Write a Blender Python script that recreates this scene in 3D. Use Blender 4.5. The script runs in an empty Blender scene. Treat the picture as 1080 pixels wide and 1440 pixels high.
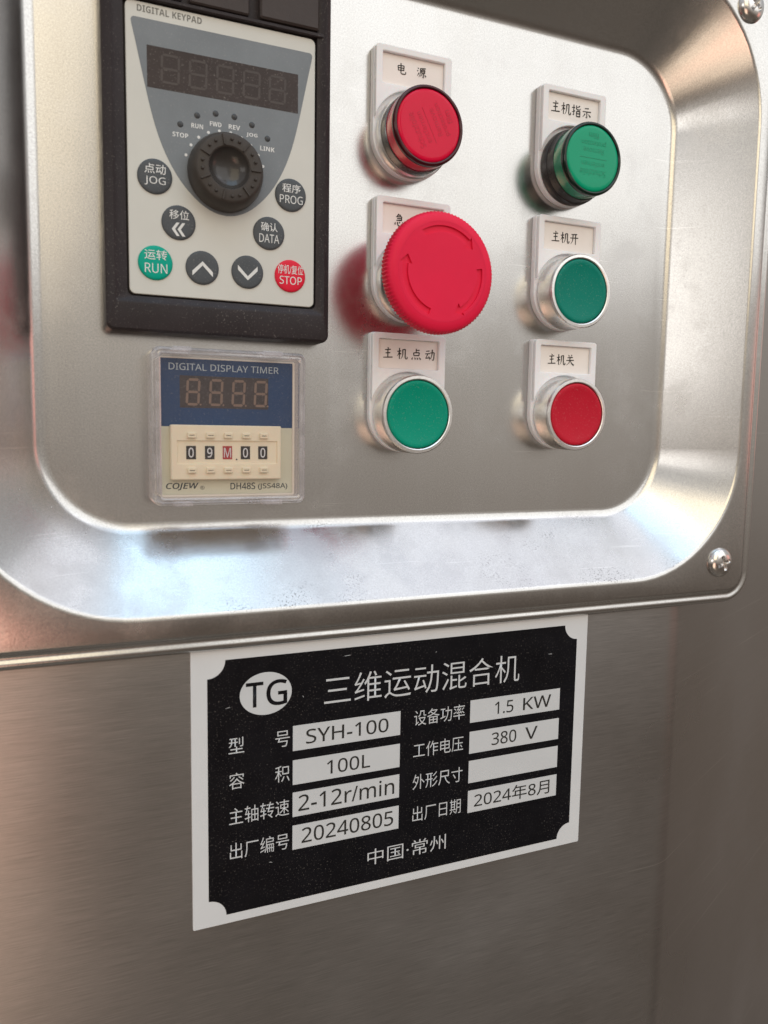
import bpy, bmesh, math, random
from mathutils import Matrix, Vector
random.seed(7)
sc = bpy.context.scene
C = sc.collection
MM = 0.001
# World axes: X along the panel to the right, Z up, the panel faces -Y.
# "h" below is the height of a surface in front of the tray floor, in mm.

# ------------------------------------------------------------------ camera
cam = bpy.data.cameras.new('camera')
camo = bpy.data.objects.new('camera', cam)
C.objects.link(camo)
yaw, pitch, roll = math.radians(-23.5855), math.radians(-6.0389), math.radians(-0.9418)
Rm = (Matrix.Rotation(yaw, 3, 'Z') @ Matrix.Rotation(pitch, 3, 'X') @ Matrix.Rotation(roll, 3, 'Y') @ Matrix.Rotation(math.pi/2, 3, 'X'))
camo.matrix_world = Matrix.Translation((0, -0.28971, 0)) @ Rm.to_4x4()
cam.sensor_fit = 'VERTICAL'
cam.sensor_height = 24
cam.sensor_width = 18
cam.lens = 24*1115.8/1440
cam.clip_start = 0.01
cam.clip_end = 50
cam.dof.use_dof = True
cam.dof.focus_distance = 0.315
cam.dof.aperture_fstop = 10
sc.camera = camo

# ------------------------------------------------------------------ view, world
sc.view_settings.view_transform = 'Standard'
sc.view_settings.look = 'None'
sc.view_settings.gamma = 1
sc.view_settings.exposure = 0.43
sc.render.film_transparent = False
sc.cycles.use_denoising = True
sc.cycles.max_bounces = 8
sc.cycles.transparent_max_bounces = 12
sc.cycles.sample_clamp_indirect = 6
w = bpy.data.worlds.new('World')
sc.world = w
w.use_nodes = True
nt = w.node_tree
nt.nodes.clear()
out = nt.nodes.new('ShaderNodeOutputWorld')
bg = nt.nodes.new('ShaderNodeBackground')
tc = nt.nodes.new('ShaderNodeTexCoord')
sep = nt.nodes.new('ShaderNodeSeparateXYZ')
ramp = nt.nodes.new('ShaderNodeValToRGB')
mr = nt.nodes.new('ShaderNodeMapRange')
mr.inputs['From Min'].default_value = -1
mr.inputs['From Max'].default_value = 1
nt.links.new(tc.outputs['Generated'], sep.inputs[0])
nt.links.new(sep.outputs['Z'], mr.inputs['Value'])
nt.links.new(mr.outputs[0], ramp.inputs[0])
cr = ramp.color_ramp
cr.elements[0].position = 0.0
cr.elements[0].color = (0.13, 0.115, 0.10, 1)
cr.elements[1].position = 1.0
cr.elements[1].color = (0.62, 0.66, 0.72, 1)
for p, c in ((0.30, (0.095, 0.076, 0.062, 1)), (0.41, (0.13, 0.107, 0.09, 1)), (0.455, (0.24, 0.21, 0.185, 1)), (0.54, (0.38, 0.345, 0.31, 1)), (0.66, (0.36, 0.35, 0.34, 1))):
    e = cr.elements.new(p); e.color = c
nz = nt.nodes.new('ShaderNodeTexNoise')
nz.inputs['Scale'].default_value = 2.3
nz.inputs['Detail'].default_value = 2
nt.links.new(tc.outputs['Generated'], nz.inputs['Vector'])
mr2 = nt.nodes.new('ShaderNodeMapRange')
mr2.inputs['From Min'].default_value = 0.3
mr2.inputs['From Max'].default_value = 0.7
mr2.inputs['To Min'].default_value = 0.65
mr2.inputs['To Max'].default_value = 1.3
nt.links.new(nz.outputs['Fac'], mr2.inputs['Value'])
nt.links.new(ramp.outputs['Color'], bg.inputs['Color'])
nt.links.new(mr2.outputs[0], bg.inputs['Strength'])
nt.links.new(bg.outputs[0], out.inputs[0])

# ------------------------------------------------------------------ lamps
def area(name, loc, target, sx, sy, radiance, col, spread=180):
    l = bpy.data.lights.new(name, 'AREA')
    l.shape = 'RECTANGLE'; l.size = sx; l.size_y = sy
    l.energy = radiance*math.pi*sx*sy
    l.color = col
    l.spread = math.radians(spread)
    o = bpy.data.objects.new(name, l)
    C.objects.link(o)
    d = Vector(target) - Vector(loc)
    o.location = loc
    o.rotation_euler = d.to_track_quat('-Z', 'Y').to_euler()
    return o
T0 = (0.13, 0, 0.06)
area('front_daylight', (1.80, -2.6, 1.78), T0, 2.7, 2.4, 0.88, (1.0, 0.99, 0.97))
area('warm_window', (-0.42, -2.6, 1.50), T0, 1.5, 2.1, 1.3, (1.0, 0.83, 0.56))
area('low_warm_doorway', (-0.80, -2.6, -1.1), T0, 1.2, 1.5, 1.15, (1.0, 0.80, 0.60))
area('overhead_blue_skylight', (0.10, -1.25, 2.6), T0, 1.5, 1.6, 1.3, (0.46, 0.74, 1.0))
area('overhead_grey_skylight', (1.75, -1.05, 2.5), T0, 1.5, 1.5, 0.62, (0.88, 0.89, 1.0))
area('left_window', (-2.3, -2.0, 0.58), T0, 1.7, 0.76, 1.45, (1.0, 0.96, 0.92))
area('red_reflection_lamp_front', (-0.42, -2.2, -0.70), T0, 0.55, 0.6, 1.1, (1.0, 0.24, 0.17))  # added lamp standing in for the reflection of a red object
area('red_reflection_lamp_right', (2.2, -0.9, 0.15), T0, 0.7, 0.5, 0.6, (1.0, 0.24, 0.18))  # second added lamp, imitates red surroundings mirrored in the steel

# ------------------------------------------------------------------ materials
def new_mat(name):
    m = bpy.data.materials.new(name); m.use_nodes = True
    n = m.node_tree; b = n.nodes['Principled BSDF']
    return m, n, b
def node(n, t, **k):
    x = n.nodes.new(t)
    for a, v in k.items(): setattr(x, a, v)
    return x
def noise(n, vec, scale, detail=2, rough=0.5, mapscale=None):
    if mapscale:
        mp = node(n, 'ShaderNodeMapping'); mp.inputs['Scale'].default_value = mapscale
        n.links.new(vec, mp.inputs['Vector']); vec = mp.outputs[0]
    t = node(n, 'ShaderNodeTexNoise')
    t.inputs['Scale'].default_value = scale; t.inputs['Detail'].default_value = detail; t.inputs['Roughness'].default_value = rough
    n.links.new(vec, t.inputs['Vector'])
    return t.outputs['Fac']
def rng(n, v, a, b, c, d, clamp=True):
    m = node(n, 'ShaderNodeMapRange'); m.clamp = clamp
    for k, x in zip(('From Min', 'From Max', 'To Min', 'To Max'), (a, b, c, d)): m.inputs[k].default_value = x
    n.links.new(v, m.inputs['Value']); return m.outputs[0]
def math_(n, op, a, b):
    m = node(n, 'ShaderNodeMath', operation=op)
    for i, x in enumerate((a, b)):
        if isinstance(x, (int, float)): m.inputs[i].default_value = x
        else: n.links.new(x, m.inputs[i])
    return m.outputs[0]
def mixc(n, f, a, b):
    m = node(n, 'ShaderNodeMix', data_type='RGBA')
    if isinstance(f, (int, float)): m.inputs[0].default_value = f
    else: n.links.new(f, m.inputs[0])
    for i, x in ((6, a), (7, b)):
        if isinstance(x, tuple): m.inputs[i].default_value = (*x, 1)
        else: n.links.new(x, m.inputs[i])
    return m.outputs[2]
def bump(n, b, hgt, strength, dist, prev=None):
    m = node(n, 'ShaderNodeBump'); m.inputs['Strength'].default_value = strength; m.inputs['Distance'].default_value = dist
    n.links.new(hgt, m.inputs['Height'])
    if prev: n.links.new(prev, m.inputs['Normal'])
    n.links.new(m.outputs[0], b.inputs['Normal']); return m.outputs[0]

def plastic(name, col, rough=0.4, var=0.12, grain=0.0, gscale=900, coat=0, spec=0.28, dust=0.0):
    m, n, b = new_mat(name)
    o = node(n, 'ShaderNodeTexCoord').outputs['Object']
    f = noise(n, o, 45, 4, 0.6)
    dk = tuple(c*(1-var) for c in col); lt = tuple(min(1, c*(1+var*0.6)) for c in col)
    base = mixc(n, rng(n, f, 0.3, 0.7, 0, 1), dk, lt)
    if dust:
        s = noise(n, o, 1500, 2, 0.6); big = noise(n, o, 60, 3)
        k = math_(n, 'MULTIPLY', rng(n, s, 0.60, 0.72, 0, 1), rng(n, big, 0.4, 0.7, 0.2, dust))
        base = mixc(n, k, base, (0.45, 0.42, 0.38))
    n.links.new(base, b.inputs['Base Color'])
    n.links.new(rng(n, noise(n, o, 130, 3), 0.3, 0.7, rough*0.8, min(1, rough*1.25)), b.inputs['Roughness'])
    b.inputs['Coat Weight'].default_value = coat*0.5; b.inputs['Coat Roughness'].default_value = 0.08
    b.inputs['Specular IOR Level'].default_value = spec
    if grain: bump(n, b, noise(n, o, gscale, 3, 0.6), grain, 0.0002)
    return m

def steel_tray():
    m, n, b = new_mat('satin_pressed_steel')
    o = node(n, 'ShaderNodeTexCoord').outputs['Object']
    b.inputs['Metallic'].default_value = 1
    fine = noise(n, o, 1700, 2, 0.7)
    big = noise(n, o, 14, 4, 0.6)
    streak = noise(n, o, 60, 4, 0.65, (1.0, 1.0, 0.05))
    sm = noise(n, o, 38, 5, 0.65)
    base = mixc(n, rng(n, fine, 0.25, 0.75, 0, 1), (0.50, 0.495, 0.485), (0.64, 0.635, 0.62))
    base = mixc(n, rng(n, streak, 0.35, 0.7, 0, 0.22), base, (0.5, 0.48, 0.45))
    scr = noise(n, o, 1.0, 1, 0.5, (25, 25, 1500))
    base = mixc(n, math_(n, 'MULTIPLY', rng(n, scr, 0.70, 0.75, 0, 0.5), rng(n, big, 0.45, 0.6, 0, 1)), base, (0.8, 0.79, 0.77))
    # smudges and specks of grime, strongest on the sloping bottom wall where dust settles
    geo = node(n, 'ShaderNodeNewGeometry'); sx = node(n, 'ShaderNodeSeparateXYZ'); n.links.new(geo.outputs['Normal'], sx.inputs[0])
    up = rng(n, sx.outputs['Z'], 0.25, 0.6, 0.08, 1)
    speck = noise(n, o, 1300, 1, 0.5)
    patch = rng(n, noise(n, o, 22, 3, 0.6), 0.50, 0.64, 0, 1)
    grime = math_(n, 'MULTIPLY', math_(n, 'MULTIPLY', rng(n, speck, 0.56, 0.68, 0, 1), patch), math_(n, 'ADD', math_(n, 'MULTIPLY', up, 0.75), 0.05))
    base = mixc(n, grime, base, (0.10, 0.09, 0.085))
    haze = math_(n, 'MULTIPLY', rng(n, sm, 0.45, 0.65, 0, 1), math_(n, 'MULTIPLY', up, 0.32))
    base = mixc(n, haze, base, (0.45, 0.43, 0.44))
    n.links.new(base, b.inputs['Base Color'])
    r = rng(n, big, 0.3, 0.7, 0.17, 0.24)
    r = math_(n, 'ADD', r, math_(n, 'ADD', math_(n, 'MULTIPLY', haze, 0.35), math_(n, 'MULTIPLY', rng(n, noise(n, o, 30, 5, 0.7), 0.52, 0.68, 0, 1), 0.07)))
    n.links.new(r, b.inputs['Roughness'])
    p = bump(n, b, fine, 0.06, 0.00012)
    p = bump(n, b, noise(n, o, 16, 1), 0.2, 0.0006, p)
    return m

def steel_brushed(name, lo, hi, rough=0.3):
    m, n, b = new_mat(name)
    tcn = node(n, 'ShaderNodeTexCoord'); o = tcn.outputs['Object']
    b.inputs['Metallic'].default_value = 1
    g1 = noise(n, o, 1.0, 5, 0.75, (70, 70, 3600))
    g2 = noise(n, o, 1.0, 3, 0.6, (8, 8, 420))
    scr = noise(n, o, 1.0, 2, 0.5, (5, 5, 900))
    big = noise(n, o, 9, 3)
    v = math_(n, 'ADD', math_(n, 'MULTIPLY', g1, 0.85), math_(n, 'MULTIPLY', g2, 0.15))
    sxp = node(n, 'ShaderNodeSeparateXYZ'); n.links.new(o, sxp.inputs[0])
    keep = rng(n, sxp.outputs['X'], 0.254, 0.275, 1, 0.25)        # the bent side has a plainer finish
    v = math_(n, 'ADD', math_(n, 'MULTIPLY', math_(n, 'SUBTRACT', v, 0.5), keep), 0.5)
    base = mixc(n, rng(n, v, 0.38, 0.62, 0, 1), lo, hi)
    base = mixc(n, rng(n, scr, 0.70, 0.76, 0, 0.5), base, (0.85, 0.83, 0.8))
    n.links.new(base, b.inputs['Base Color'])
    n.links.new(rng(n, big, 0.3, 0.7, rough*0.85, rough*1.2), b.inputs['Roughness'])
    b.inputs['Anisotropic'].default_value = 0.72; b.inputs['Anisotropic Rotation'].default_value = 0.25
    t = node(n, 'ShaderNodeTangent', direction_type='UV_MAP'); t.uv_map = 'UVMap'
    n.links.new(t.outputs[0], b.inputs['Tangent'])
    bump(n, b, v, 0.12, 0.00015)
    return m

def metal(name, col, rough, aniso=False, grain=0.05):
    m, n, b = new_mat(name)
    o = node(n, 'ShaderNodeTexCoord').outputs['Object']
    b.inputs['Metallic'].default_value = 1
    f = noise(n, o, 900, 3, 0.7)
    base = mixc(n, rng(n, f, 0.3, 0.7, 0, 1), tuple(c*0.86 for c in col), col)
    n.links.new(base, b.inputs['Base Color'])
    n.links.new(rng(n, noise(n, o, 150, 3), 0.3, 0.7, rough*0.8, rough*1.25), b.inputs['Roughness'])
    bump(n, b, f, grain, 0.0001)
    return m

def clear(name, tint, gloss=0.06, f0=0.04, edge=(0.75, 0.72, 0.74), edge_amt=0.35, haze=0.0):
    m, n, b = new_mat(name)
    n.nodes.remove(b)
    outn = n.nodes['Material Output']
    tr = node(n, 'ShaderNodeBsdfTransparent'); tr.inputs[0].default_value = (*tint, 1)
    gl = node(n, 'ShaderNodeBsdfGlossy'); gl.inputs['Roughness'].default_value = gloss
    df = node(n, 'ShaderNodeBsdfDiffuse'); df.inputs[0].default_value = (*edge, 1)
    fc = node(n, 'ShaderNodeLayerWeight'); fc.inputs[0].default_value = 0.35
    m0 = node(n, 'ShaderNodeMixShader'); m1 = node(n, 'ShaderNodeMixShader')
    o = node(n, 'ShaderNodeTexCoord').outputs['Object']
    hz = rng(n, noise(n, o, 90, 5, 0.7), 0.45, 0.75, haze*0.3, haze)
    k = math_(n, 'ADD', math_(n, 'MULTIPLY', fc.outputs['Facing'], edge_amt), hz)
    n.links.new(k, m0.inputs[0]); n.links.new(tr.outputs[0], m0.inputs[1]); n.links.new(df.outputs[0], m0.inputs[2])
    fz = node(n, 'ShaderNodeLayerWeight'); fz.inputs[0].default_value = 0.5
    fr = math_(n, 'ADD', math_(n, 'MULTIPLY', math_(n, 'POWER', fz.outputs['Facing'], 5), 0.9), f0)
    n.links.new(fr, m1.inputs[0]); n.links.new(m0.outputs[0], m1.inputs[1]); n.links.new(gl.outputs[0], m1.inputs[2])
    n.links.new(m1.outputs[0], outn.inputs['Surface'])
    return m

M = {}
M['tray'] = steel_tray()
M['cab'] = steel_brushed('brushed_cabinet_steel', (0.38, 0.365, 0.35), (0.54, 0.52, 0.50), 0.30)
M['alu'] = metal('satin_aluminium_bezel', (0.88, 0.87, 0.85), 0.32, grain=0.01)
M['screw'] = metal('screw_steel', (0.70, 0.68, 0.66), 0.2)
M['hub'] = metal('dark_lamp_collar', (0.20, 0.20, 0.20), 0.25, grain=0.01)
M['label'] = plastic('pearl_label_plastic', (0.86, 0.86, 0.88), 0.3, 0.04, coat=0.3)
M['card'] = plastic('cream_label_card', (0.86, 0.82, 0.78), 0.45, 0.04)
M['ink'] = plastic('dark_ink', (0.022, 0.022, 0.020), 0.6, 0.1)
M['black'] = plastic('black_housing_plastic', (0.034, 0.028, 0.030), 0.36, 0.2, grain=0.25, gscale=1500, dust=0.05)
M['block'] = plastic('dark_grey_latch_plastic', (0.06, 0.05, 0.048), 0.3, 0.2, grain=0.2)
M['gap'] = plastic('black_gap', (0.012, 0.012, 0.012), 0.6, 0.1)
M['face'] = plastic('warm_grey_faceplate', (0.62, 0.63, 0.59), 0.42, 0.04, grain=0.06)
M['slate'] = plastic('slate_grey_print', (0.19, 0.215, 0.235), 0.38, 0.12, grain=0.10, gscale=2200, dust=0.2)
M['win'] = plastic('smoked_display_window', (0.055, 0.044, 0.042), 0.3, 0.2, grain=0.05, dust=0.3)
M['ghost'] = plastic('unlit_segment', (0.072, 0.060, 0.056), 0.35, 0.15)
M['key'] = plastic('slate_key', (0.085, 0.095, 0.105), 0.38, 0.12, grain=0.08, dust=0.2)
M['keyg'] = plastic('green_key', (0.0, 0.36, 0.26), 0.38, 0.06)
M['keyr'] = plastic('red_key', (0.72, 0.02, 0.05), 0.38, 0.06)
M['white'] = plastic('white_print', (0.72, 0.74, 0.73), 0.5, 0.05)
M['greytxt'] = plastic('grey_print', (0.19, 0.19, 0.175), 0.5, 0.1)
M['led'] = plastic('dark_led', (0.05, 0.055, 0.06), 0.25, 0.1)
M['knob'] = plastic('black_knob_rubber', (0.062, 0.055, 0.050), 0.40, 0.15, grain=0.1)
M['knobd'] = plastic('smooth_knob_dish', (0.045, 0.042, 0.040), 0.20, 0.1, coat=0.4)
M['red'] = plastic('red_stop_plastic', (0.80, 0.016, 0.065), 0.42, 0.05, grain=0.06)
M['bred'] = plastic('red_button_plastic', (0.52, 0.012, 0.032), 0.4, 0.06, grain=0.04, dust=0.05)
M['bgreen'] = plastic('green_button_plastic', (0.0, 0.29, 0.19), 0.4, 0.06, grain=0.04, dust=0.05)
M['bgreen2'] = plastic('deep_green_button_plastic', (0.0, 0.20, 0.145), 0.4, 0.06, grain=0.04, dust=0.05)
M['lred'] = plastic('red_lens_face', (0.68, 0.001, 0.040), 0.10, 0.04, coat=0.15, spec=0.2)
M['lredside'] = plastic('red_lens_side', (0.75, 0.004, 0.05), 0.14, 0.1, coat=1)
M['lreddark'] = plastic('dark_red_lens_rim', (0.05, 0.002, 0.006), 0.12, 0.1, coat=0.5)  # darkening at the edge of a translucent lens, put into the colour
M['lgrn'] = plastic('green_lens_face', (0.0, 0.34, 0.175), 0.10, 0.04, coat=0.15, spec=0.2)
M['lgrnside'] = plastic('green_lens_side', (0.0, 0.22, 0.11), 0.12, 0.1, coat=1)
M['lgrndark'] = plastic('dark_green_lens_rim', (0.003, 0.016, 0.010), 0.12, 0.1, coat=0.5)  # same painted edge darkening for the green lens
M['lredink'] = plastic('embossed_film_text_red', (0.52, 0.001, 0.03), 0.3, 0.1)
M['lgrnink'] = plastic('embossed_film_text_green', (0.0, 0.25, 0.125), 0.3, 0.1)
M['collar'] = plastic('black_lamp_collar', (0.035, 0.033, 0.033), 0.3, 0.15, coat=0.3)
M['tbody'] = plastic('ivory_timer_bezel', (0.84, 0.78, 0.66), 0.45, 0.05)
M['tblue'] = plastic('navy_timer_print', (0.012, 0.050, 0.135), 0.4, 0.12, dust=0.15)
M['tlow'] = plastic('pale_olive_timer_print', (0.66, 0.66, 0.50), 0.5, 0.05)
M['tivory'] = plastic('ivory_thumbwheel_plastic', (0.90, 0.81, 0.60), 0.42, 0.04)
M['tseg'] = plastic('brown_unlit_digit', (0.22, 0.15, 0.11), 0.5, 0.1)
M['tinkl'] = plastic('pale_blue_ink', (0.5, 0.58, 0.60), 0.5, 0.1)
M['tinkd'] = plastic('dark_blue_ink', (0.02, 0.035, 0.045), 0.5, 0.1)
M['wheelblk'] = plastic('black_wheel', (0.025, 0.022, 0.02), 0.45, 0.1)
M['wheelred'] = plastic('red_wheel', (0.42, 0.03, 0.03), 0.45, 0.1)
M['clear'] = clear('clear_cover_plastic', (0.97, 0.96, 0.97), 0.05, edge_amt=0.03, haze=0.015)
M['clearrim'] = clear('clear_cover_edge', (0.97, 0.96, 0.965), 0.05, f0=0.13, edge=(0.92, 0.90, 0.94), edge_amt=0.30, haze=0.34)
M['plate'] = plastic('silver_white_plate', (0.64, 0.67, 0.69), 0.42, 0.03, spec=0.6)
M['field'] = plastic('black_plate_print', (0.005, 0.005, 0.007), 0.42, 0.3, grain=0.05, spec=0.15, dust=0.004)
M['silver'] = plastic('plate_silver_print', (0.57, 0.60, 0.62), 0.45, 0.04)
M['pink'] = plastic('film_mark', (0.5, 0.5, 0.5), 0.4, 0.1)

for k_ in ('bgreen', 'bgreen2', 'bred', 'red', 'keyg', 'keyr', 'key', 'tblue', 'black', 'block', 'gap', 'knob', 'win'):
    M[k_].node_tree.nodes['Principled BSDF'].inputs['Specular IOR Level'].default_value = 0.16
for k_, w_, s_ in (('red', 0.15, 0.005), ('label', 0.25, 0.003), ('tivory', 0.2, 0.002)):
    b_ = M[k_].node_tree.nodes['Principled BSDF']
    b_.inputs['Subsurface Weight'].default_value = w_; b_.inputs['Subsurface Scale'].default_value = s_
    b_.inputs['Subsurface Radius'].default_value = (1, 0.5, 0.4)

# ------------------------------------------------------------------ mesh tools (mm, panel space: x, z, h)
def P(x, z, h): return Vector((x*MM, -h*MM, z*MM))
def put(me, name, mat, parent, origin=(0, 0, 0), smooth=35, uv=False):
    """origin in panel coords (x,z,h): mesh vertices are stored relative to it"""
    o3 = P(*origin)
    for v in me.vertices: v.co -= o3
    me.materials.clear(); me.materials.append(mat)
    if smooth:
        me.polygons.foreach_set('use_smooth', [True]*len(me.polygons))
        me.set_sharp_from_angle(angle=math.radians(smooth))
    if uv:
        l = me.uv_layers.new(name='UVMap')
        for lp in me.loops:
            co = me.vertices[lp.vertex_index].co; l.data[lp.index].uv = (co.x, co.z)
    ob = bpy.data.objects.new(name, me)
    C.objects.link(ob)
    wl = o3
    if parent is not None:
        ob.parent = parent
        pw = Vector((0, 0, 0)); p = parent
        while p is not None: pw += p.location; p = p.parent
        ob.location = wl - pw
    else: ob.location = wl
    return ob
def finish(bm):
    bmesh.ops.recalc_face_normals(bm, faces=bm.faces)
    me = bpy.data.meshes.new('mesh'); bm.to_mesh(me); bm.free(); return me
def loft(loops, cap0=True, cap1=True, bm=None):
    own = bm is None
    if own: bm = bmesh.new()
    rows = [[bm.verts.new(P(x, z, h)) for x, z in pts] if not callable(h) else [bm.verts.new(P(x, z, h(x, z))) for x, z in pts] for pts, h in loops]
    n = len(rows[0])
    for a, b in zip(rows, rows[1:]):
        for i in range(n):
            j = (i+1) % n
            bm.faces.new((a[i], a[j], b[j], b[i]))
    if cap0: bm.faces.new(rows[0][::-1])
    if cap1: bm.faces.new(rows[-1])
    return finish(bm) if own else bm
def rr(x0, x1, z0, z1, r, n=8):
    pts = []
    for cx, cz, a0 in ((x1-r, z1-r, 0), (x0+r, z1-r, 90), (x0+r, z0+r, 180), (x1-r, z0+r, 270)):
        for k in range(n+1):
            a = math.radians(a0+90*k/n); pts.append((cx+r*math.cos(a), cz+r*math.sin(a)))
    return pts
def circ(cx, cz, r, n=64, a0=0): return [(cx+r*math.cos(2*math.pi*k/n+a0), cz+r*math.sin(2*math.pi*k/n+a0)) for k in range(n)]
def lathe(cx, cz, prof, n=72, cap0=True, cap1=True, bm=None): return loft([(circ(cx, cz, r, n), h) for r, h in prof], cap0, cap1, bm)
def box(x0, x1, z0, z1, h0, h1, c=0.0, r=0.0, bm=None):
    r = max(r, c+0.01)
    L = [(rr(x0, x1, z0, z1, r, 3), h0), (rr(x0, x1, z0, z1, r, 3), h1-c)]
    if c: L.append((rr(x0+c, x1-c, z0+c, z1-c, max(r-c, 0.01), 3), h1))
    return loft(L, bm=bm)
def mesh_from_curve(cu):
    ob = bpy.data.objects.new('tmp', cu)
    me = bpy.data.meshes.new_from_object(ob)
    bpy.data.objects.remove(ob)
    return me
def shape(splines, h0, h1, bevel=0.0):
    """flat filled outline with holes, standing from h0 to h1"""
    cu = bpy.data.curves.new('c', 'CURVE'); cu.dimensions = '2D'; cu.fill_mode = 'BOTH'
    for pts in splines:
        s = cu.splines.new('POLY'); s.points.add(len(pts)-1); s.use_cyclic_u = True
        for p, (x, z) in zip(s.points, pts): p.co = (x, z, 0, 1)
    th = h1-h0
    cu.extrude = max(th/2-bevel, 0); cu.bevel_depth = bevel; cu.bevel_resolution = 2; cu.offset = -bevel
    me = mesh_from_curve(cu)
    mid = (h0+h1)/2
    for v in me.vertices: v.co = P(v.co.x, v.co.y, mid+v.co.z)
    me.update()
    return me
def sheet(splines, h):
    cu = bpy.data.curves.new('c', 'CURVE'); cu.dimensions = '2D'; cu.fill_mode = 'BOTH'
    for pts in splines:
        s = cu.splines.new('POLY'); s.points.add(len(pts)-1); s.use_cyclic_u = True
        for p, (x, z) in zip(s.points, pts): p.co = (x, z, 0, 1)
    me = mesh_from_curve(cu)
    for v in me.vertices: v.co = P(v.co.x, v.co.y, h)
    return me
def sans(body, style=0):
    """upright / bold / slanted sans letters of the Unicode alphanumerics block"""
    up, lo, dg = ((0x1D5A0, 0x1D5BA, 0x1D7E2), (0x1D5D4, 0x1D5EE, 0x1D7EC), (0x1D608, 0x1D622, 0x1D7E2))[style]
    r = ''
    for ch in body:
        if 'A' <= ch <= 'Z': ch = chr(up+ord(ch)-65)
        elif 'a' <= ch <= 'z': ch = chr(lo+ord(ch)-97)
        elif '0' <= ch <= '9': ch = chr(dg+ord(ch)-48)
        r += ch
    return r
def text_mesh(body, offset=0.0):
    cu = bpy.data.curves.new('t', 'FONT'); cu.body = body; cu.size = 1; cu.offset = offset; cu.resolution_u = 3
    return mesh_from_curve(cu)
def text(body, x0, x1, z0, z1, h, mat, parent, bold=0.0, shear=0.0, rise=0.0, rot=0.0, name='lettering', about=None, style=0):
    """lettering fitted into the box x0..x1, z0..z1 at height h"""
    me = text_mesh(sans(body, style), bold)
    X = [v.co.x for v in me.vertices]; Y = [v.co.y for v in me.vertices]
    a, b, c, d = min(X), max(X), min(Y), max(Y)
    cx, cz = about or ((x0+x1)/2, (z0+z1)/2)
    ca, sa = math.cos(math.radians(rot)), math.sin(math.radians(rot))
    for v in me.vertices:
        u = x0+(v.co.x-a)/(b-a)*(x1-x0); t = z0+(v.co.y-c)/(d-c)*(z1-z0)
        u += shear*(t-z0); t += rise*(u-x0)
        du, dt = u-cx, t-cz
        v.co = P(cx+du*ca-dt*sa, cz+du*sa+dt*ca, h)
    return put(me, name, mat, parent, (cx, cz, h), smooth=0)
def thing(name, label, cat, x, z, h, group=None):
    o = bpy.data.objects.new(name, None); o.empty_display_size = 0.01
    C.objects.link(o); o.location = P(x, z, h)
    o['label'] = label; o['category'] = cat
    if group: o['group'] = group
    return o
def tag(o, label, cat, group=None):
    o['label'] = label; o['category'] = cat
    if group: o['group'] = group
    return o

# ------------------------------------------------------------------ machine cabinet sheet
def cabinet():
    me = sheet([[(-260, -420), (620, -420), (620, 420), (-260, 420)], rr(-24.5, 288.5, -61.5, 187.5, 54)], 21)
    bm = bmesh.new(); bm.from_mesh(me)
    xb, R, ang = 256.0, 26.0, math.radians(26)
    cuts = [-180, -100, 0, 100, 200, xb] + [xb+R*math.sin(ang*k/10) for k in range(1, 11)] + [320, 400, 500]
    for x in cuts:
        bmesh.ops.bisect_plane(bm, geom=bm.verts[:]+bm.edges[:]+bm.faces[:], plane_co=(x*MM, 0, 0), plane_no=(1, 0, 0))
    xe = xb+R*math.sin(ang)
    for v in bm.verts:
        x = v.co.x/MM
        if x > xb:
            if x <= xe+1e-3: drop = R-math.sqrt(max(R*R-(x-xb)**2, 0))
            else: drop = R*(1-math.cos(ang))+(x-xe)*math.tan(ang)
            v.co.y += drop*MM
    for z in (-300, -200, -100, 0, 100, 200, 300):
        bmesh.ops.bisect_plane(bm, geom=bm.verts[:]+bm.edges[:]+bm.faces[:], plane_co=(0, 0, z*MM), plane_no=(0, 0, 1))
    # folded-back rims at the outer border give the sheet its depth
    bord = [e for e in bm.edges if e.is_boundary and all(abs(v.co.x/MM+260) < .1 or abs(v.co.x/MM-620) < .1 or abs(abs(v.co.z/MM)-420) < .1 for v in e.verts)]
    r = bmesh.ops.extrude_edge_only(bm, edges=bord)
    for v in r['geom']:
        if isinstance(v, bmesh.types.BMVert): v.co.y += 0.03
    o = put(finish(bm), 'machine_cabinet', M['cab'], None, (0, 0, 21), uv=True)
    tag(o, 'brushed stainless steel cabinet front behind the control panel and nameplate', 'cabinet')
cabinet()

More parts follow.
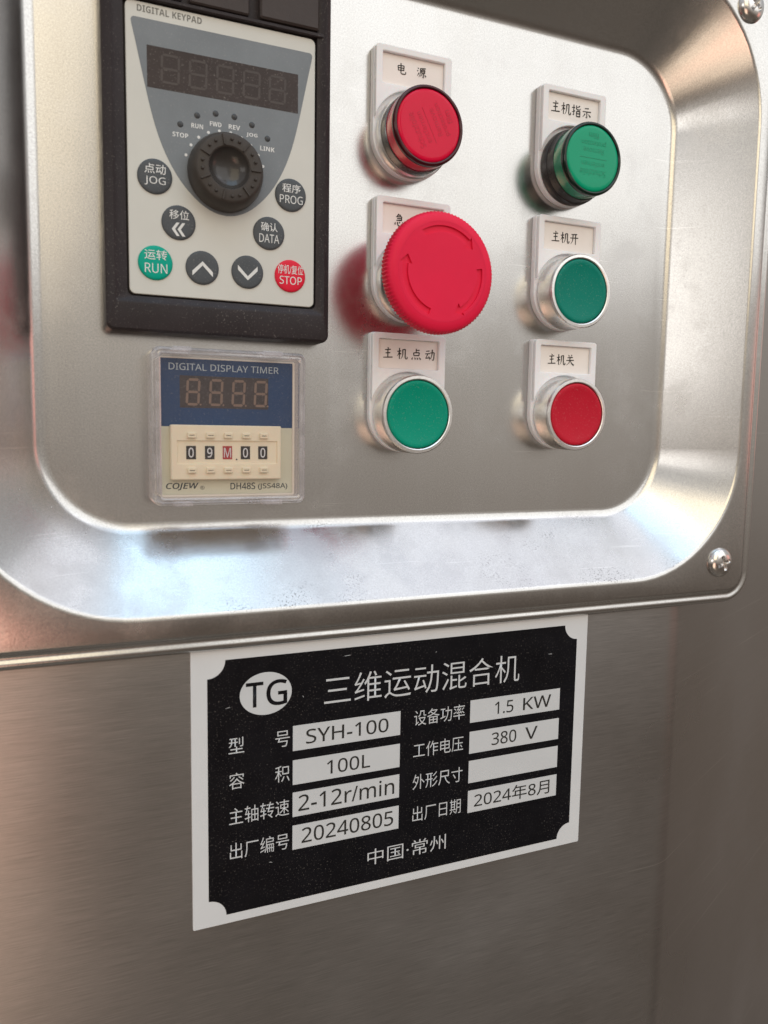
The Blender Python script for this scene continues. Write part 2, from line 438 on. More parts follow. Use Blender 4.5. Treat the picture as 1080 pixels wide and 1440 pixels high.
# ------------------------------------------------------------------ pressed control panel tray
def tray():
    t = thing('control_panel', 'recessed stainless steel control panel with rounded corners and sloping walls', 'control panel', 132, 60, 0)
    def ring(o): return rr(0-o, 264+o, -37-o, 162.5+o, 30+o, 16)
    L = []
    for k in range(0, 7):                      # fillet floor -> 45 degree wall
        a = math.radians(45*k/6); R = 6.5
        L.append((ring(-2.7+R*math.sin(a)), R*(1-math.cos(a))))
    for k in range(0, 6):                      # fillet wall -> flange
        a = math.radians(45-45*k/5); R = 3.2
        L.append((ring(27.8-R*math.sin(a)), 25-R*(1-math.cos(a))))
    def fl(o): return rr(-31.5-o, 296+o, -71.2-o, 197+o, 8+o, 16)
    for o, h in ((-0.8, 25), (-0.3, 24.93), (0.2, 24.6), (0.8, 24.05), (1.4, 23.7), (2.0, 23.62), (2.6, 23.75), (3.3, 24.05), (4.0, 24.2), (4.7, 24.0), (5.3, 23.5), (5.8, 22.8), (6.1, 22.0), (6.2, 21.1)):
        L.append((fl(o), h))
    L.append((fl(-3), 21.1))
    me = loft(L, cap0=True, cap1=False)
    o = put(me, 'tray_sheet', M['tray'], t, (132, 60, 0), smooth=60, uv=True)
    # pan-head screws with a cross recess
    def screw(cx, cz, rot):
        bm = bmesh.new(); R = 6.7; nr, na = 26, 72
        ca, sa = math.cos(rot), math.sin(rot)
        rows = []
        for i in range(nr+1):
            r = R*i/nr; row = []
            for k in range(na):
                a = 2*math.pi*k/na; x, z = r*math.cos(a), r*math.sin(a)
                h = 25.05+3.3*max(0, 1-(r/R)**2.6)**0.55
                u, v = abs(x*ca+z*sa), abs(-x*sa+z*ca)
                for p, q in ((u, v), (v, u)):
                    if p < 0.75 and q < 3.4: h = min(h, 26.4+0.35*q)
                row.append(bm.verts.new(P(cx+x, cz+z, h)))
                if i == 0: break
            rows.append(row)
        for k in range(na): bm.faces.new((rows[0][0], rows[1][k], rows[1][(k+1) % na]))
        for a, b in zip(rows[1:], rows[2:]):
            for k in range(na): bm.faces.new((a[k], a[(k+1) % na], b[(k+1) % na], b[k]))
        put(finish(bm), 'screw', M['screw'], t, (cx, cz, 25), smooth=50)
    screw(281.6, -58.0, 0.35)
    screw(280.0, 178.8, 0.9)
tray()

# ------------------------------------------------------------------ digital keypad
def keypad():
    t = thing('digital_keypad', 'black framed inverter keypad with grey faceplate, display window and round knob', 'keypad', 60.5, 90, 0)
    X0, X1, Z0, Z1 = 21.6, 99.4, 30.8, 176
    # housing with a raised rim, a lower bar and the pocket that holds the faceplate
    L = [(rr(X0, X1, Z0, Z1, 2.6), 0.0), (rr(X0, X1, Z0, Z1, 2.6), 7.2), (rr(X0+.25, X1-.25, Z0+.25, Z1-.25, 2.4), 8.4),
         (rr(X0+.9, X1-.9, Z0+1.0, Z1-.9, 2.0), 9.1), (rr(X0+3.0, X1-2.4, Z0+9.0, Z1-3, 1.2), 9.9), (rr(X0+3.5, X1-2.8, Z0+9.9, Z1-3.4, 1.0), 9.6),
         (rr(X0+4.6, X1-3.6, Z0+10.6, Z1-4.2, 1.6), 8.9), (rr(X0+7.0, X1-5.2, Z0+11.7, Z1-5.5, 2.0), 8.5), (rr(X0+7.3, X1-5.4, Z0+12.0, Z1-5.8, 1.8), 6.0)]
    put(loft(L), 'housing', M['black'], t, (60.5, 90, 0), smooth=28)
    fp = put(loft([(rr(29.4, 93.6, 43.3, 135.7, 2.0), 6.0), (rr(29.4, 93.6, 43.3, 135.7, 2.0), 7.85), (rr(29.6, 93.4, 43.5, 135.5, 1.8), 8.0)]), 'faceplate', M['face'], t, (61.5, 90, 8))
    put(box(25.6, 97.0, 136.2, 137.6, 6.0, 9.4, 0.3), 'housing_crossbar', M['black'], t, (60, 137, 8))
    put(box(50, 70.0, 138.6, 160, 6.0, 8.6, 0.5, 0.8), 'latch_block', M['block'], t, (60, 148, 8))
    put(box(73.4, 94.5, 138.2, 160, 6.0, 9.9, 0.6, 0.8), 'latch_block', M['block'], t, (84, 148, 8))
    put(box(29.5, 47.5, 138.6, 160, 6.0, 8.2, 0.5, 0.8), 'latch_block', M['black'], t, (38, 148, 8))
    # slate field
    half = [(0, 71.8), (3, 72.1), (6, 73.2), (9, 75.0), (12, 77.6), (15, 80.9), (17.7, 84.8), (20, 89), (22, 93.6), (23.8, 99), (25.4, 105.2), (26.9, 112), (28.4, 119), (29.7, 125), (30.7, 129.3), (30.6, 130.3), (29.8, 130.8)]
    def sm(pts, it=2):
        for _ in range(it):
            q = [pts[0]]
            for a, b in zip(pts, pts[1:]): q += [(a[0]*.75+b[0]*.25, a[1]*.75+b[1]*.25), (a[0]*.25+b[0]*.75, a[1]*.25+b[1]*.75)]
            pts = q+[pts[-1]]
        return pts
    half = sm(half)
    out_ = [(61.8+x, z) for x, z in half]+[(61.8-x, z) for x, z in reversed(half[1:])]
    put(shape([out_], 7.9, 8.06), 'grey_field', M['slate'], fp, (61.8, 100, 8))
    wd = put(box(36.0, 87.3, 109.8, 122.8, 7.9, 8.14), 'display_window', M['win'], t, (61.6, 116.3, 8))
    for k in range(5):                                       # faint unlit digits behind the smoked window
        digit(40.2+k*9.1, 46.4+k*9.1, 111.7, 121.0, 8.18, 0.75, M['ghost'], wd, 0.25)
    text('DIGITAL KEYPAD', 33.1, 53.9, 132.6, 134.7, 8.05, M['greytxt'], fp, 0.0, style=1)
    ledx = [(46.5, 99.7, 'STOP'), (52.1, 103.4, 'RUN'), (58.3, 105.0, 'FWD'), (64.7, 105.0, 'REV'), (70.8, 103.3, 'JOG'), (76.3, 99.6, 'LINK')]
    for x, z, s in ledx:
        put(lathe(x, z, [(1.0, 8.0), (1.0, 8.15), (0.6, 8.35)], 20), 'indicator_light', M['led'], t, (x, z, 8))
        wdt = 0.62*len(s)+0.1
        text(s, x-wdt, x+wdt, z-4.2, z-2.7, 8.09, M['white'], fp, 0.0, style=1)
    for k in range(10):
        a = math.radians(162-16*k)
        x, z = 61.5+13.9*math.cos(a), 85.8+13.9*math.sin(a)
        put(lathe(x, z, [(0.5, 8.0), (0.5, 8.1)], 14), 'scale_dot', M['white'], fp, (x, z, 8))
    # knob
    cx, cz = 61.3, 85.6
    kn = put(lathe(cx, cz, [(12.3, 8.1), (12.75, 8.6), (12.7, 10.5), (12.2, 13.2), (11.5, 15.2), (11.0, 15.9), (10.4, 16.15), (7.2, 16.0), (6.8, 15.6)], cap1=False), 'knob', M['knob'], t, (cx, cz, 8))
    put(lathe(cx, cz, [(6.85, 15.65), (6.3, 14.6), (5.2, 13.6), (3.6, 12.9), (1.6, 12.5), (0.3, 12.45)], cap0=False), 'knob_dish', M['knobd'], kn, (cx, cz, 8), smooth=60)
    for k in range(7):
        a = math.radians(103-51.43*k); c, s = math.cos(a), math.sin(a)
        q = [(cx+r*c-w_*s, cz+r*s+w_*c) for r, w_ in ((7.3, -.28), (10.7, -.28), (10.7, .28), (7.3, .28))]
        put(shape([q], 15.9, 16.6, 0.1), 'ridge', M['knob'], kn, (cx+9*c, cz+9*s, 16))
        for d in (17.5, 34.0):
            b = a-math.radians(d); x, z = cx+9.2*math.cos(b), cz+9.2*math.sin(b)
            put(lathe(x, z, [(0.52, 15.9), (0.52, 16.4), (0.36, 16.65), (0.1, 16.75)], 14), 'nub', M['knob'], kn, (x, z, 16))
    # keys
    def key(x, z, mat, kind, lab=None):
        k = put(lathe(x, z, [(5.65, 8.0), (5.65, 8.3), (5.45, 8.55), (4.8, 8.72), (3, 8.79), (1, 8.8)], 48), 'key', mat, t, (x, z, 8), smooth=50)
        if lab: k['label'] = lab
        return k
    H = 8.84
    k = key(38.0, 81.7, M['key'], 0); text('点动', 34.6, 41.5, 82.4, 85.6, H, M['white'], k, 0.006); text('JOG', 34.6, 41.4, 78.6, 81.5, H, M['white'], k)
    k = key(84.7, 81.6, M['key'], 0); text('程序', 81.5, 88.2, 82.3, 85.3, H, M['white'], k, 0.006); text('PROG', 80.6, 89.0, 78.6, 81.4, H, M['white'], k)
    k = key(45.6, 67.7, M['key'], 0); text('移位', 42.5, 49.0, 68.6, 71.7, H, M['white'], k, 0.006)
    for dx in (0, 1.9):
        q = [(44.8+dx, 67.6), (43.2+dx, 65.4), (44.8+dx, 63.2), (45.8+dx, 63.2), (44.3+dx, 65.4), (45.8+dx, 67.6)]
        put(sheet([q], H), 'arrow_mark', M['white'], k, (45, 65, H), smooth=0)
    k = key(76.8, 67.6, M['key'], 0); text('确认', 73.8, 79.8, 68.2, 71.2, H, M['white'], k, 0.006); text('DATA', 73.2, 80.4, 64.3, 67.2, H, M['white'], k)
    k = key(37.8, 53.8, M['keyg'], 0, 'green round run key'); text('运转', 34.2, 41.6, 54.7, 58.0, H, M['white'], k, 0.006); text('RUN', 34.3, 41.6, 50.4, 53.5, H, M['white'], k)
    k = key(84.6, 53.6, M['keyr'], 0, 'red round stop key'); text('停机/复位', 79.9, 89.3, 54.2, 57.4, H, M['white'], k, 0.004); text('STOP', 80.6, 88.8, 50.6, 53.4, H, M['white'], k)
    for x, s in ((53.4, 1), (69.1, -1)):
        k = key(x, 53.6, M['key'], 0)
        q = [(-3.5, -1.7), (0, 1.9), (3.5, -1.7), (3.5, -0.1), (0, 3.3), (-3.5, -0.1)]
        q = [(x+a, 53.2+s*(b-0.8)) for a, b in q]
        put(sheet([q], H), 'arrow_mark', M['white'], k, (x, 53.6, H), smooth=0)

def digit(x0, x1, z0, z1, h, w_, mat, parent, slant=0.0, dot=False):
    zm = (z0+z1)/2; g = w_*0.18
    def hexa(ax, az, bx, bz):
        L = math.hypot(bx-ax, bz-az); ux, uz = (bx-ax)/L, (bz-az)/L; nx, nz_ = -uz, ux; q = w_/2
        ax += ux*g; az += uz*g; bx -= ux*g; bz -= uz*g
        return [(ax, az), (ax+ux*q+nx*q, az+uz*q+nz_*q), (bx-ux*q+nx*q, bz-uz*q+nz_*q), (bx, bz), (bx-ux*q-nx*q, bz-uz*q-nz_*q), (ax+ux*q-nx*q, az+uz*q-nz_*q)]
    a = w_/2
    segs = [hexa(x0+a, z1-a, x1-a, z1-a), hexa(x0+a, zm, x1-a, zm), hexa(x0+a, z0+a, x1-a, z0+a),
            hexa(x0+a, zm, x0+a, z1-a), hexa(x1-a, zm, x1-a, z1-a), hexa(x0+a, z0+a, x0+a, zm), hexa(x1-a, z0+a, x1-a, zm)]
    if dot: segs.append([(x1+.35+.35*math.cos(t), z0+.35+.35*math.sin(t)) for t in [k*math.pi/4 for k in range(8)]])
    segs = [[(x+slant*(z-z0)/(z1-z0), z) for x, z in s] for s in segs]
    return put(sheet(segs, h), 'digit', mat, parent, ((x0+x1)/2, zm, h), smooth=0)
keypad()

# ------------------------------------------------------------------ digital timer
def timer():
    t = thing('digital_timer', 'square digital timer under a clear cover, blue display above ivory thumbwheels', 'timer', 62.4, -0.9, 0)
    x0, x1, z0, z1 = 38.4, 86.4, -25.2, 23.2
    body = put(loft([(rr(x0, x1, z0, z1, 0.8), 0), (rr(x0, x1, z0, z1, 0.8), 8.8), (rr(x0+.3, x1-.3, z0+.3, z1-.3, .6), 9.1), (rr(x0+.9, x1-.9, z0+.9, z1-.9, .3), 9.1), (rr(x0+1., x1-1., z0+1., z1-1., .3), 8.8)]), 'timer_body', M['tbody'], t, (62.4, -1, 8))
    put(box(x0+.5, x1-1.1, -0.6, z1-.6, 8.7, 9.14), 'blue_panel', M['tblue'], t, (62, 11, 9))
    put(box(x0+.5, x1-1.1, z0+1.0, -0.62, 8.7, 9.13), 'lower_panel', M['tlow'], t, (62, -12, 9))
    dw = put(box(45.2, 76.4, 5.9, 16.9, 8.9, 9.18), 'display_window', M['win'], t, (61, 11, 9))
    for k in range(4): digit(47.1+k*7.95, 51.9+k*7.95, 6.7, 16.0, 9.22, 0.85, M['tseg'], dw, 0.5, True)
    text('DIGITAL DISPLAY TIMER', 41.6, 80.2, 18.7, 21.0, 9.18, M['tinkl'], t, 0.0)
    text('COJEW', 40.2, 51.4, -22.7, -20.1, 9.17, M['tinkd'], t, 0.015, style=2)
    text('®', 51.9, 53.4, -22.6, -21.2, 9.17, M['tinkd'], t)
    text('DH48S', 62.6, 71.6, -22.7, -20.3, 9.17, M['tinkd'], t, 0.012)
    text('(JSS48A)', 72.6, 83.6, -23.0, -20.6, 9.17, M['tinkd'], t, 0.01)
    # thumbwheel block
    tb = put(loft([(rr(41.6, 80.4, -18.9, 0.0, .5), 8.8), (rr(41.6, 80.4, -18.9, 0.0, .5), 11.7), (rr(41.9, 80.1, -18.6, -.3, .4), 12.0),
                   (rr(43.6, 79.0, -13.5, -5.3, .3), 12.0), (rr(43.8, 78.8, -13.3, -5.5, .2), 11.5)]), 'thumbwheel_block', M['tivory'], t, (61, -9.4, 9))
    wx = [46.8, 53.2, 59.4, 65.8, 72.1]
    for i, (x, s) in enumerate(zip(wx, '09M00')):
        r = i == 2
        wh = put(box(x, x+3.3, -11.8, -7.2, 11.3, 11.62, 0), 'digit_wheel', M['wheelred'] if r else M['wheelblk'], t, (x+1.6, -9.5, 11.5))
        if r: wh['label'] = 'red wheel showing the letter M'
        text(s, x+(.4 if r else .75), x+(2.9 if r else 2.55), -11.2, -7.8, 11.66, M['white'], wh, 0.0 if r else 0.01)
        for z, in ((-2.5,), (-14.6,)):
            tbm = put(box(x+.3, x+3.3, z-2.0, z, 11.8, 13.0, 0.25, 0.3), 'push_tab', M['tivory'], t, (x+1.8, z-1, 12.5))
            put(box(x+.9, x+2.7, z-1.1, z-.9, 12.98, 13.04), 'tab_mark', M['ink'], tbm, (x+1.8, z-1, 13), smooth=0)
    put(lathe(64.3, -11.9, [(0.28, 11.45), (0.28, 11.56)], 12), 'decimal_point', M['ink'], t, (64.3, -11.9, 11.5))
    # clear hinged dust cover: a rim of walls and a thin front pane
    c0, c1, d0, d1 = 35.6, 89.2, -27.7, 26.0
    rim = loft([(rr(c0, c1, d0, d1, 2.5), 0.3), (rr(c0, c1, d0, d1, 2.5), 12.6), (rr(c0+.5, c1-.5, d0+.5, d1-.5, 2.2), 13.7), (rr(c0+1.0, c1-1.0, d0+1.0, d1-1.0, 1.8), 14.1), (rr(c0+1.35, c1-1.35, d0+1.35, d1-1.35, 1.7), 13.6), (rr(c0+1.8, c1-1.8, d0+1.8, d1-1.8, 1.5), 13.65), (rr(c0+2.1, c1-2.1, d0+2.1, d1-2.1, 1.4), 14.05),
                (rr(c0+2.6, c1-2.6, d0+2.6, d1-2.6, 1.2), 13.8), (rr(c0+2.7, c1-2.7, d0+2.7, d1-2.7, 1.2), 9.6), (rr(c0+2.7, c1-2.7, d0+2.7, d1-2.7, 1.2), 0.3)], cap0=False, cap1=False)
    cc = put(rim, 'cover_rim', M['clearrim'], t, (62.4, -1, 7))
    put(box(c0+2.5, c1-2.5, d0+2.5, d1-2.5, 13.0, 13.75, 0.1, 1.2), 'cover_pane', M['clear'], t, (62.4, -1, 13.5))
    for a, b in ((42.3, 48.6), (73.0, 80.4)):
        put(box(a, b, d1-1.6, d1+.25, 9.5, 13.9, 0.3, 0.3), 'cover_clip', M['clearrim'], cc, ((a+b)/2, d1, 12))
        put(box(a, b, d0-.25, d0+1.6, 9.5, 13.9, 0.3, 0.3), 'cover_clip', M['clearrim'], cc, ((a+b)/2, d0, 12))
timer()

# brush-style characters of the label cards: strokes on a 100 x 100 grid
KAI = {
 '主': 'd48,96 56,84|h24,74 76,79|h30,48 71,52|h10,12 92,17|v50,77 50,14',
 '机': 'h6,66 42,72|v26,95 26,4|p26,66 18,45 5,28|d28,56 40,44|p56,84 56,45 50,22 38,4|h56,82 78,86|v78,86 77,20 82,8 92,8 96,12 95,26',
 '指': 'h6,70 36,75|v24,95 24,12 14,18|p36,48 6,36|p84,92 66,80 50,74|v50,92 50,66 58,60 86,62 88,72|v52,48 52,4|h52,46 84,50|v84,50 84,4|h52,28 84,30|h52,6 84,8',
 '示': 'h30,82 70,86|h10,56 92,61|v52,58 52,8 40,14|p34,42 24,26 10,14|d66,42 88,20',
 '电': 'v20,72 24,30|h20,72 78,77|v78,77 76,34|h24,54 76,57|h24,34 76,38|v48,96 48,14 56,6 88,7 94,12 94,28',
 '源': 'd10,90 20,80|d4,66 15,58|p24,46 6,14|h36,86 92,91|p38,86 38,50 32,24 20,6|p64,88 56,76|v48,74 50,44|h48,73 82,76|v82,76 80,46|h50,60 81,62|h50,45 80,48|v66,45 66,6 57,12|p50,34 38,14|d78,36 92,18',
 '急': 'p46,98 34,82 20,72|h42,88 64,91|p64,91 56,78|h26,74 74,78|v74,78 73,46|h30,61 72,63|h24,46 74,49|d14,32 10,12|v34,34 38,10 48,4 70,5 76,14|d50,36 58,26|d80,36 92,20',
 '停': 'p28,96 18,72 4,54|v20,70 20,4|d60,98 66,90|h38,84 92,88|v48,76 50,62|h48,75 82,77|v82,77 80,63|h50,63 80,65|v36,54 34,42|h36,52 92,56|p92,56 84,44|h46,38 82,41|v64,39 64,6 54,12',
 '开': 'h20,84 82,89|h8,54 94,59|p38,86 36,40 28,20 14,6|v66,88 66,2',
 '关': 'd32,94 42,82|p70,96 58,80|h22,70 80,75|h10,46 92,50|p50,72 48,40 34,20 10,4|n52,46 68,22 92,6',
 '点': 'v50,96 50,62|h50,82 80,85|v26,62 30,36|h26,61 78,65|v78,65 74,38|h30,38 74,41|d18,24 10,6|d36,24 42,8|d56,24 64,8|d76,26 90,8',
 '动': 'h12,80 44,84|h4,58 50,63|p28,60 18,36 8,22|v8,22 42,28|d36,42 48,20|h52,68 88,72|v88,72 84,20 78,6 68,14|p70,96 68,60 60,30 42,6'}
def brush_text(word, x0, x1, z0, z1, h, mat, parent):
    bm = bmesh.new(); n = len(word); s = (z1-z0)/100.0
    cw = min((x1-x0)/n if n > 1 else x1-x0, (z1-z0)*1.02); step = (x1-x0-cw)/(n-1) if n > 1 else 0
    for i, ch in enumerate(word):
        ox = x0+i*step
        for q, st in enumerate(KAI[ch].split('|')):
            kind = st[0]; pts = [tuple(float(v) for v in p.split(',')) for p in st[1:].split(' ')]
            pts = [(ox+x*cw/100, z0+z*s) for x, z in pts]
            m = len(pts)-1; W = (z1-z0)*0.036
            prof = {'h': (1.0, 1.25), 'v': (1.35, 1.05), 'p': (1.5, 0.35), 'd': (0.5, 1.9), 'n': (0.6, 2.0)}[kind]
            L, Rr = [], []
            for k, (x, z) in enumerate(pts):
                a = pts[max(k-1, 0)]; b = pts[min(k+1, m)]
                dx, dz = b[0]-a[0], b[1]-a[1]; d = math.hypot(dx, dz) or 1
                w_ = W*(prof[0]+(prof[1]-prof[0])*k/m)
                L.append((x-dz/d*w_, z+dx/d*w_)); Rr.append((x+dz/d*w_, z-dx/d*w_))
            hh = h+0.012*q
            lv = [bm.verts.new(P(x, z, hh)) for x, z in L]; rv = [bm.verts.new(P(x, z, hh)) for x, z in Rr]
            for k in range(m): bm.faces.new((lv[k], rv[k], rv[k+1], lv[k+1]))
    me = bpy.data.meshes.new('mesh'); bm.to_mesh(me); bm.free()
    return put(me, 'lettering', mat, parent, ((x0+x1)/2, (z0+z1)/2, h), smooth=0)

# ------------------------------------------------------------------ buttons and lamps
def label_plate(t, cx, cz, words, gaps):
    R = 15.9; top = 31.4; c = 1.3
    arc = [(cx+R*math.cos(math.radians(a)), cz+R*math.sin(math.radians(a))*0.94) for a in range(180, 361, 6)]
    def corner(x, z, sx): return [(x-sx*c*(1-math.cos(math.radians(a))), z-c*(1-math.sin(math.radians(a)))) for a in (0, 22, 45, 68, 90)]
    outl = arc+corner(cx+R, cz+top, 1)+corner(cx-R, cz+top, -1)[::-1]
    pl = put(shape([outl], 0.0, 2.9, 0.25), 'label_plate', M['label'], t, (cx, cz+10, 0))
    R2 = 15.7; ra = 16.6
    a0 = math.degrees(math.acos(R2/ra))
    up = [(cx+ra*math.cos(math.radians(a)), cz+ra*math.sin(math.radians(a))) for a in [180-a0-(180-2*a0)*k/28 for k in range(29)]]
    outl = up+[(x-0.2 if x > cx else x+.2, z-.2) for x, z in corner(cx+R, cz+top, 1)+corner(cx-R, cz+top, -1)[::-1]]
    wx0, wx1, wz0, wz1 = cx-13.0, cx+12.8, cz+17.7, cz+28.9
    hole = rr(wx0, wx1, wz0, wz1, 0.4, 3)
    put(shape([outl, hole], 2.95, 5.0, 0.3), 'label_frame', M['label'], pl, (cx, cz+23, 4))
    put(box(wx0+.1, wx1-.1, wz0+.1, wz1-.1, 2.9, 3.6), 'label_card', M['card'], pl, (cx, cz+23, 3))
    for s, x0, x1, z0, z1 in words:
        brush_text(s, cx+x0, cx+x1, cz+z0, cz+z1, 3.66, M['ink'], pl)

def push_button(cx, cz, cap, label, cat, group, words, ring=1.0, gaps=-0.006):
    t = thing('push_button', label, cat, cx, cz, 0, group)
    label_plate(t, cx, cz, words, gaps)
    put(lathe(cx, cz, [(14.2, 2.0), (14.4, 3.2), (14.7, 3.6), (14.9, 4.6), (15.1, 12.6), (15.0, 13.5), (14.6, 14.0), (13.6, 14.05), (13.25, 13.8), (13.15, 13.2), (13.15, 9.0)]), 'bezel', M['alu'], t, (cx, cz, 8))
    put(lathe(cx, cz, [(12.95, 8.0), (12.95, 13.3), (12.7, 13.75), (12.1, 13.95), (11.0, 13.72), (8.5, 13.3), (5, 12.98), (1, 12.9)]), 'button_cap', cap, t, (cx, cz, 12), smooth=50)
    return t
GB = 'push buttons below the pilot lamps'
push_button(134.2, 5.4, M['bgreen'], 'green push button in metal ring, below the red emergency stop mushroom', 'push button', 'illuminated style push buttons with metal rings',
            [('主机点动', -11.2, 11.9, 21.3, 26.0)])
push_button(207.8, 57.6, M['bgreen2'], 'green push button in metal ring, below the green pilot lamp in the right column', 'push button', 'illuminated style push buttons with metal rings',
            [('主机开', -9.0, 5.2, 20.9, 25.8)])
push_button(208.2, 7.0, M['bred'], 'flat red push button in metal ring at the foot of the right column', 'push button', 'illuminated style push buttons with metal rings',
            [('主机关', -9.0, 5.2, 20.9, 25.8)])

def lamp(cx, cz, mats, label, words, rot, hub, gaps=-0.006):
    face, side, dark, ink = mats
    t = thing('pilot_lamp', label, 'pilot lamp', cx, cz, 0, 'pilot lamps at the top of the two button columns')
    label_plate(t, cx, cz, words, gaps)
    put(lathe(cx, cz, [(14.4, 2.0), (14.9, 3.4), (15.1, 4.4), (15.0, 6.0), (14.5, 6.6)]), 'lamp_collar', hub, t, (cx, cz, 5))
    put(lathe(cx, cz, [(14.3, 6.0), (14.4, 7.0), (14.3, 10.5), (14.0, 10.8)]), 'lamp_base', M['collar'] if hub is not M['alu'] else M['hub'], t, (cx, cz, 8))
    ln = put(lathe(cx, cz, [(13.9, 10.7), (14.05, 11.2), (14.1, 16.0)], cap1=False), 'lens', side, t, (cx, cz, 14))
    put(lathe(cx, cz, [(14.1, 16.0), (14.2, 16.3), (14.2, 17.6), (13.9, 18.2), (13.3, 18.4), (12.9, 18.25), (12.7, 17.7)], cap0=False, cap1=False), 'lens_rim', dark, ln, (cx, cz, 17), smooth=50)
    put(lathe(cx, cz, [(12.75, 17.7), (12.5, 18.0), (12.0, 18.18), (11.2, 18.27), (9, 18.3), (5, 18.33), (0.5, 18.34)], cap0=False), 'lens_face', face, ln, (cx, cz, 18), smooth=60)
    a = math.radians(rot); ab = (cx, cz)
    for s, w_, z, hh in (('Schutzfolie', 6.3, 5.6, 2.5), ('entfernen', 5.6, 2.4, 2.0), ('Remove', 4.9, -2.9, 2.0), ('protection', 5.9, -5.9, 2.4), ('film', 2.4, -8.7, 2.2)):
        text(s, cx-w_, cx+w_, cz+z-hh/2, cz+z+hh/2, 18.38, ink, ln, 0.0, rot=rot, about=ab)
    m = put(box(-6.5, 6.5, -0.12, 0.12, 18.3, 18.39), 'film_line', ink, ln, (0, 0, 18), smooth=0)
    m.location = (0, m.location.y, 0); 
    off = Vector((0, 0.2, 0)); off.rotate(Matrix.Rotation(0, 3, 'Y'))
    m.rotation_euler = (0, -a, 0)
lamp(134.0, 110.0, (M['lred'], M['lredside'], M['lreddark'], M['lredink']), 'round red pilot lamp with glossy lens at the top of the left button column',
     [('电', -7.2, -2.9, 22.2, 26.4), ('源', 1.4, 6.1, 22.3, 26.4)], 118, M['alu'])
lamp(207.6, 109.0, (M['lgrn'], M['lgrnside'], M['lgrndark'], M['lgrnink']), 'round green pilot lamp with dark base at the top of the right button column',
     [('主机指示', -11.4, 9.4, 21.0, 26.0)], 180, M['collar'])

def estop():
    cx, cz = 135.0, 56.0
    t = thing('emergency_stop_button', 'large red mushroom emergency stop button with three engraved arrows', 'emergency stop', cx, cz, 0)
    label_plate(t, cx, cz, [('急', -8.0, -3.6, 20.9, 25.6), ('停', 1.8, 6.2, 20.9, 25.6)], -0.006)
    put(lathe(cx, cz, [(14.4, 2.0), (14.9, 3.4), (15.2, 4.2), (15.1, 8.6), (14.6, 9.4), (13.4, 9.6)]), 'bezel', M['alu'], t, (cx, cz, 6))
    prof = [(12.2, 9.0), (12.9, 12.0), (14.6, 15.0), (17.2, 18.6), (20.0, 21.6)]
    L = [(circ(cx, cz, r, 384), h) for r, h in prof]
    def knurl(r, d): return [(cx+(r-d*(0.5-0.5*math.cos(96*2*math.pi*k/384)))*math.cos(2*math.pi*k/384), cz+(r-d*(0.5-0.5*math.cos(96*2*math.pi*k/384)))*math.sin(2*math.pi*k/384)) for k in range(384)]
    L += [(knurl(21.3, 0.5), 23.2), (knurl(21.65, 0.5), 24.0), (knurl(21.65, 0.5), 27.6), (knurl(21.35, 0.35), 28.3)]
    L += [(circ(cx, cz, r, 384), h) for r, h in ((20.8, 28.9), (20.1, 29.45), (18.9, 29.8), (18.0, 29.98), (17.6, 30.0))]
    put(loft(L, cap1=False), 'mushroom_cap', M['red'], t, (cx, cz, 20), smooth=40)
    def arc(r, a, b, n=18): return [(cx+r*math.cos(math.radians(a+(b-a)*k/n)), cz+r*math.sin(math.radians(a+(b-a)*k/n))) for k in range(n+1)]
    holes = []
    for a, b in ((122, 49), (9, -58), (251, 172)):
        tip = b-12
        o = arc(16.2, a, b)
        q = [(cx+r*math.cos(math.radians(d)), cz+r*math.sin(math.radians(d))) for r, d in ((18.0 if False else 17.3, b), (14.9, tip), (12.4, b))]
        holes.append(o+q+arc(13.9, b, a))
    put(shape([circ(cx, cz, 17.6, 144)]+holes, 29.0, 30.0, 0.06), 'cap_face', M['red'], t, (cx, cz, 29))
    put(sheet([circ(cx, cz, 17.58, 72)], 29.25), 'arrow_floor', M['red'], t, (cx, cz, 28.9), smooth=0)
estop()

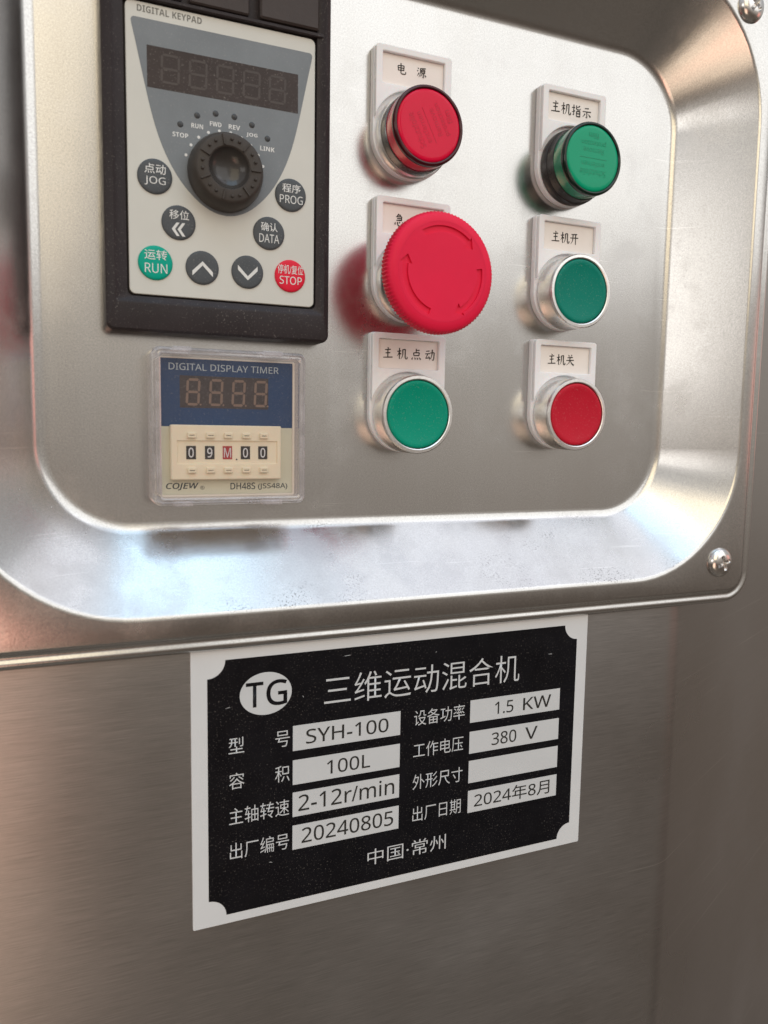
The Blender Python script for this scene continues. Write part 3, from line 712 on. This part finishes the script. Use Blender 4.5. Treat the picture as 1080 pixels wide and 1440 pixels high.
# ------------------------------------------------------------------ nameplate
def nameplate():
    t = thing('nameplate', 'black and silver machine nameplate with logo and white value boxes', 'nameplate', 129, -128, 21)
    put(shape([rr(45.8, 212.2, -178.4, -77.0, 0.5, 3)], 21.0, 21.9, 0.1), 'plate', M['plate'], t, (129, -128, 21.5))
    x0, x1, z0, z1, r = 51.4, 206.9, -175.0, -81.0, 6.3
    pts = []
    for cx, cz, a0 in ((x0, z0, 90), (x0, z1, 0), (x1, z1, 270), (x1, z0, 180)):
        seq = [(cx+r*math.cos(math.radians(a0-90*k/10)), cz+r*math.sin(math.radians(a0-90*k/10))) for k in range(11)]
        pts.append(seq)
    bl = pts[0][::-1]; tl = pts[1][::-1]; tr = pts[2][::-1]; br = pts[3][::-1]
    outline = [(x0+r*math.cos(math.radians(a)), z0+r*math.sin(math.radians(a))) for a in range(0, 91, 9)]
    outline += [(x0+r*math.cos(math.radians(a)), z1+r*math.sin(math.radians(a))) for a in range(-90, 1, 9)]
    outline += [(x1+r*math.cos(math.radians(a)), z1+r*math.sin(math.radians(a))) for a in range(180, 271, 9)]
    outline += [(x1+r*math.cos(math.radians(a)), z0+r*math.sin(math.radians(a))) for a in range(90, 181, 9)]
    f = put(sheet([outline], 21.96), 'black_field', M['field'], t, (129, -128, 21.96), smooth=0)
    H = 22.02; HT = 22.07
    lg = put(sheet([[(72.2+9.5*math.cos(a), -94.7+7.8*math.sin(a)) for a in [2*math.pi*k/72 for k in range(72)]]], H), 'logo_disc', M['silver'], t, (72.2, -94.7, H), smooth=0)
    text('T', 64.9, 71.2, -99.3, -90.2, HT, M['field'], lg, 0.012)
    text('G', 72.3, 80.0, -99.5, -90.0, HT, M['field'], lg, 0.012)
    text('三维运动混合机', 94.1, 178.6, -102.3, -90.9, H, M['silver'], f, -0.006)
    left = [(-108.1, -117.6, 'SYH-100', 87.2, 120.2, -115.6, -110.1), (-121.1, -130.5, '100L', 95.4, 112.8, -128.6, -123.2),
            (-133.4, -142.8, '2-12r/min', 84.4, 123.1, -141.0, -134.7), (-146.1, -155.5, '20240805', 85.7, 122.9, -153.6, -147.7)]
    for a, b, s, u0, u1, v0, v1 in left:
        bx = put(sheet([[(82.2, b), (125.2, b), (125.2, a), (82.2, a)]], H), 'value_box', M['silver'], t, (103.7, (a+b)/2, H), smooth=0)
        text(s, u0, u1, v0, v1, HT, M['ink'], bx, 0.004)
    right = [(-107.8, -117.1, ('1.5', 'KW'), ((167.5, 176.3), (181.0, 194.8)), -115.1, -109.9), (-120.8, -130.0, ('380', 'V'), ((166.4, 178.2), (182.5, 188.6)), -128.0, -122.7),
             (-133.0, -142.4, (), (), 0, 0), (-145.6, -155.0, ('2024年8月',), ((159.0, 195.7),), -153.4, -147.0)]
    for a, b, ss, us, v0, v1 in right:
        bx = put(sheet([[(156.0, b), (199.2, b), (199.2, a), (156.0, a)]], H), 'value_box', M['silver'], t, (177.6, (a+b)/2, H), smooth=0)
        for s, (u0, u1) in zip(ss, us): text(s, u0, u1, v0, v1, HT, M['ink'], bx, 0.004)
    scr = []
    for x, z, l, a in ((58.5, -98.3, 2.2, 8), (193.5, -92.5, 2.6, -4), (103, -84.0, 3.4, 2), (74, -158.5, 1.6, -14), (86, -97.5, 0.9, -60), (140, -86.3, 0.7, 30)):
        c_, s_ = math.cos(math.radians(a)), math.sin(math.radians(a))
        scr.append([(x+u*c_-v_*s_, z+u*s_+v_*c_) for u, v_ in ((-l/2, 0), (0, 0.11), (l/2, 0.03), (0.2*l, -0.09))])
    put(sheet(scr, 22.04), 'scratch_marks', M['silver'], f, (129, -100, 22), smooth=0)
    th = -0.004
    for s, u0, u1, v0, v1 in (('型', 58.7, 64.3, -115.2, -109.4), ('号', 75.6, 81.0, -115.4, -109.4), ('容', 58.8, 64.3, -128.4, -122.4), ('积', 75.6, 81.0, -128.6, -122.5),
                              ('主轴转速', 58.8, 80.9, -141.6, -135.4), ('出厂编号', 59.0, 80.9, -154.6, -148.4),
                              ('设备功率', 131.1, 153.5, -115.0, -108.8), ('工作电压', 131.0, 153.2, -128.0, -122.0), ('外形尺寸', 131.0, 153.2, -141.0, -134.8), ('出厂日期', 131.2, 152.8, -154.2, -148.0)):
        text(s, u0, u1, v0, v1, H, M['silver'], f, th)
    text('中国·常州', 112.3, 146.4, -168.2, -161.8, H, M['silver'], f, th)
nameplate()
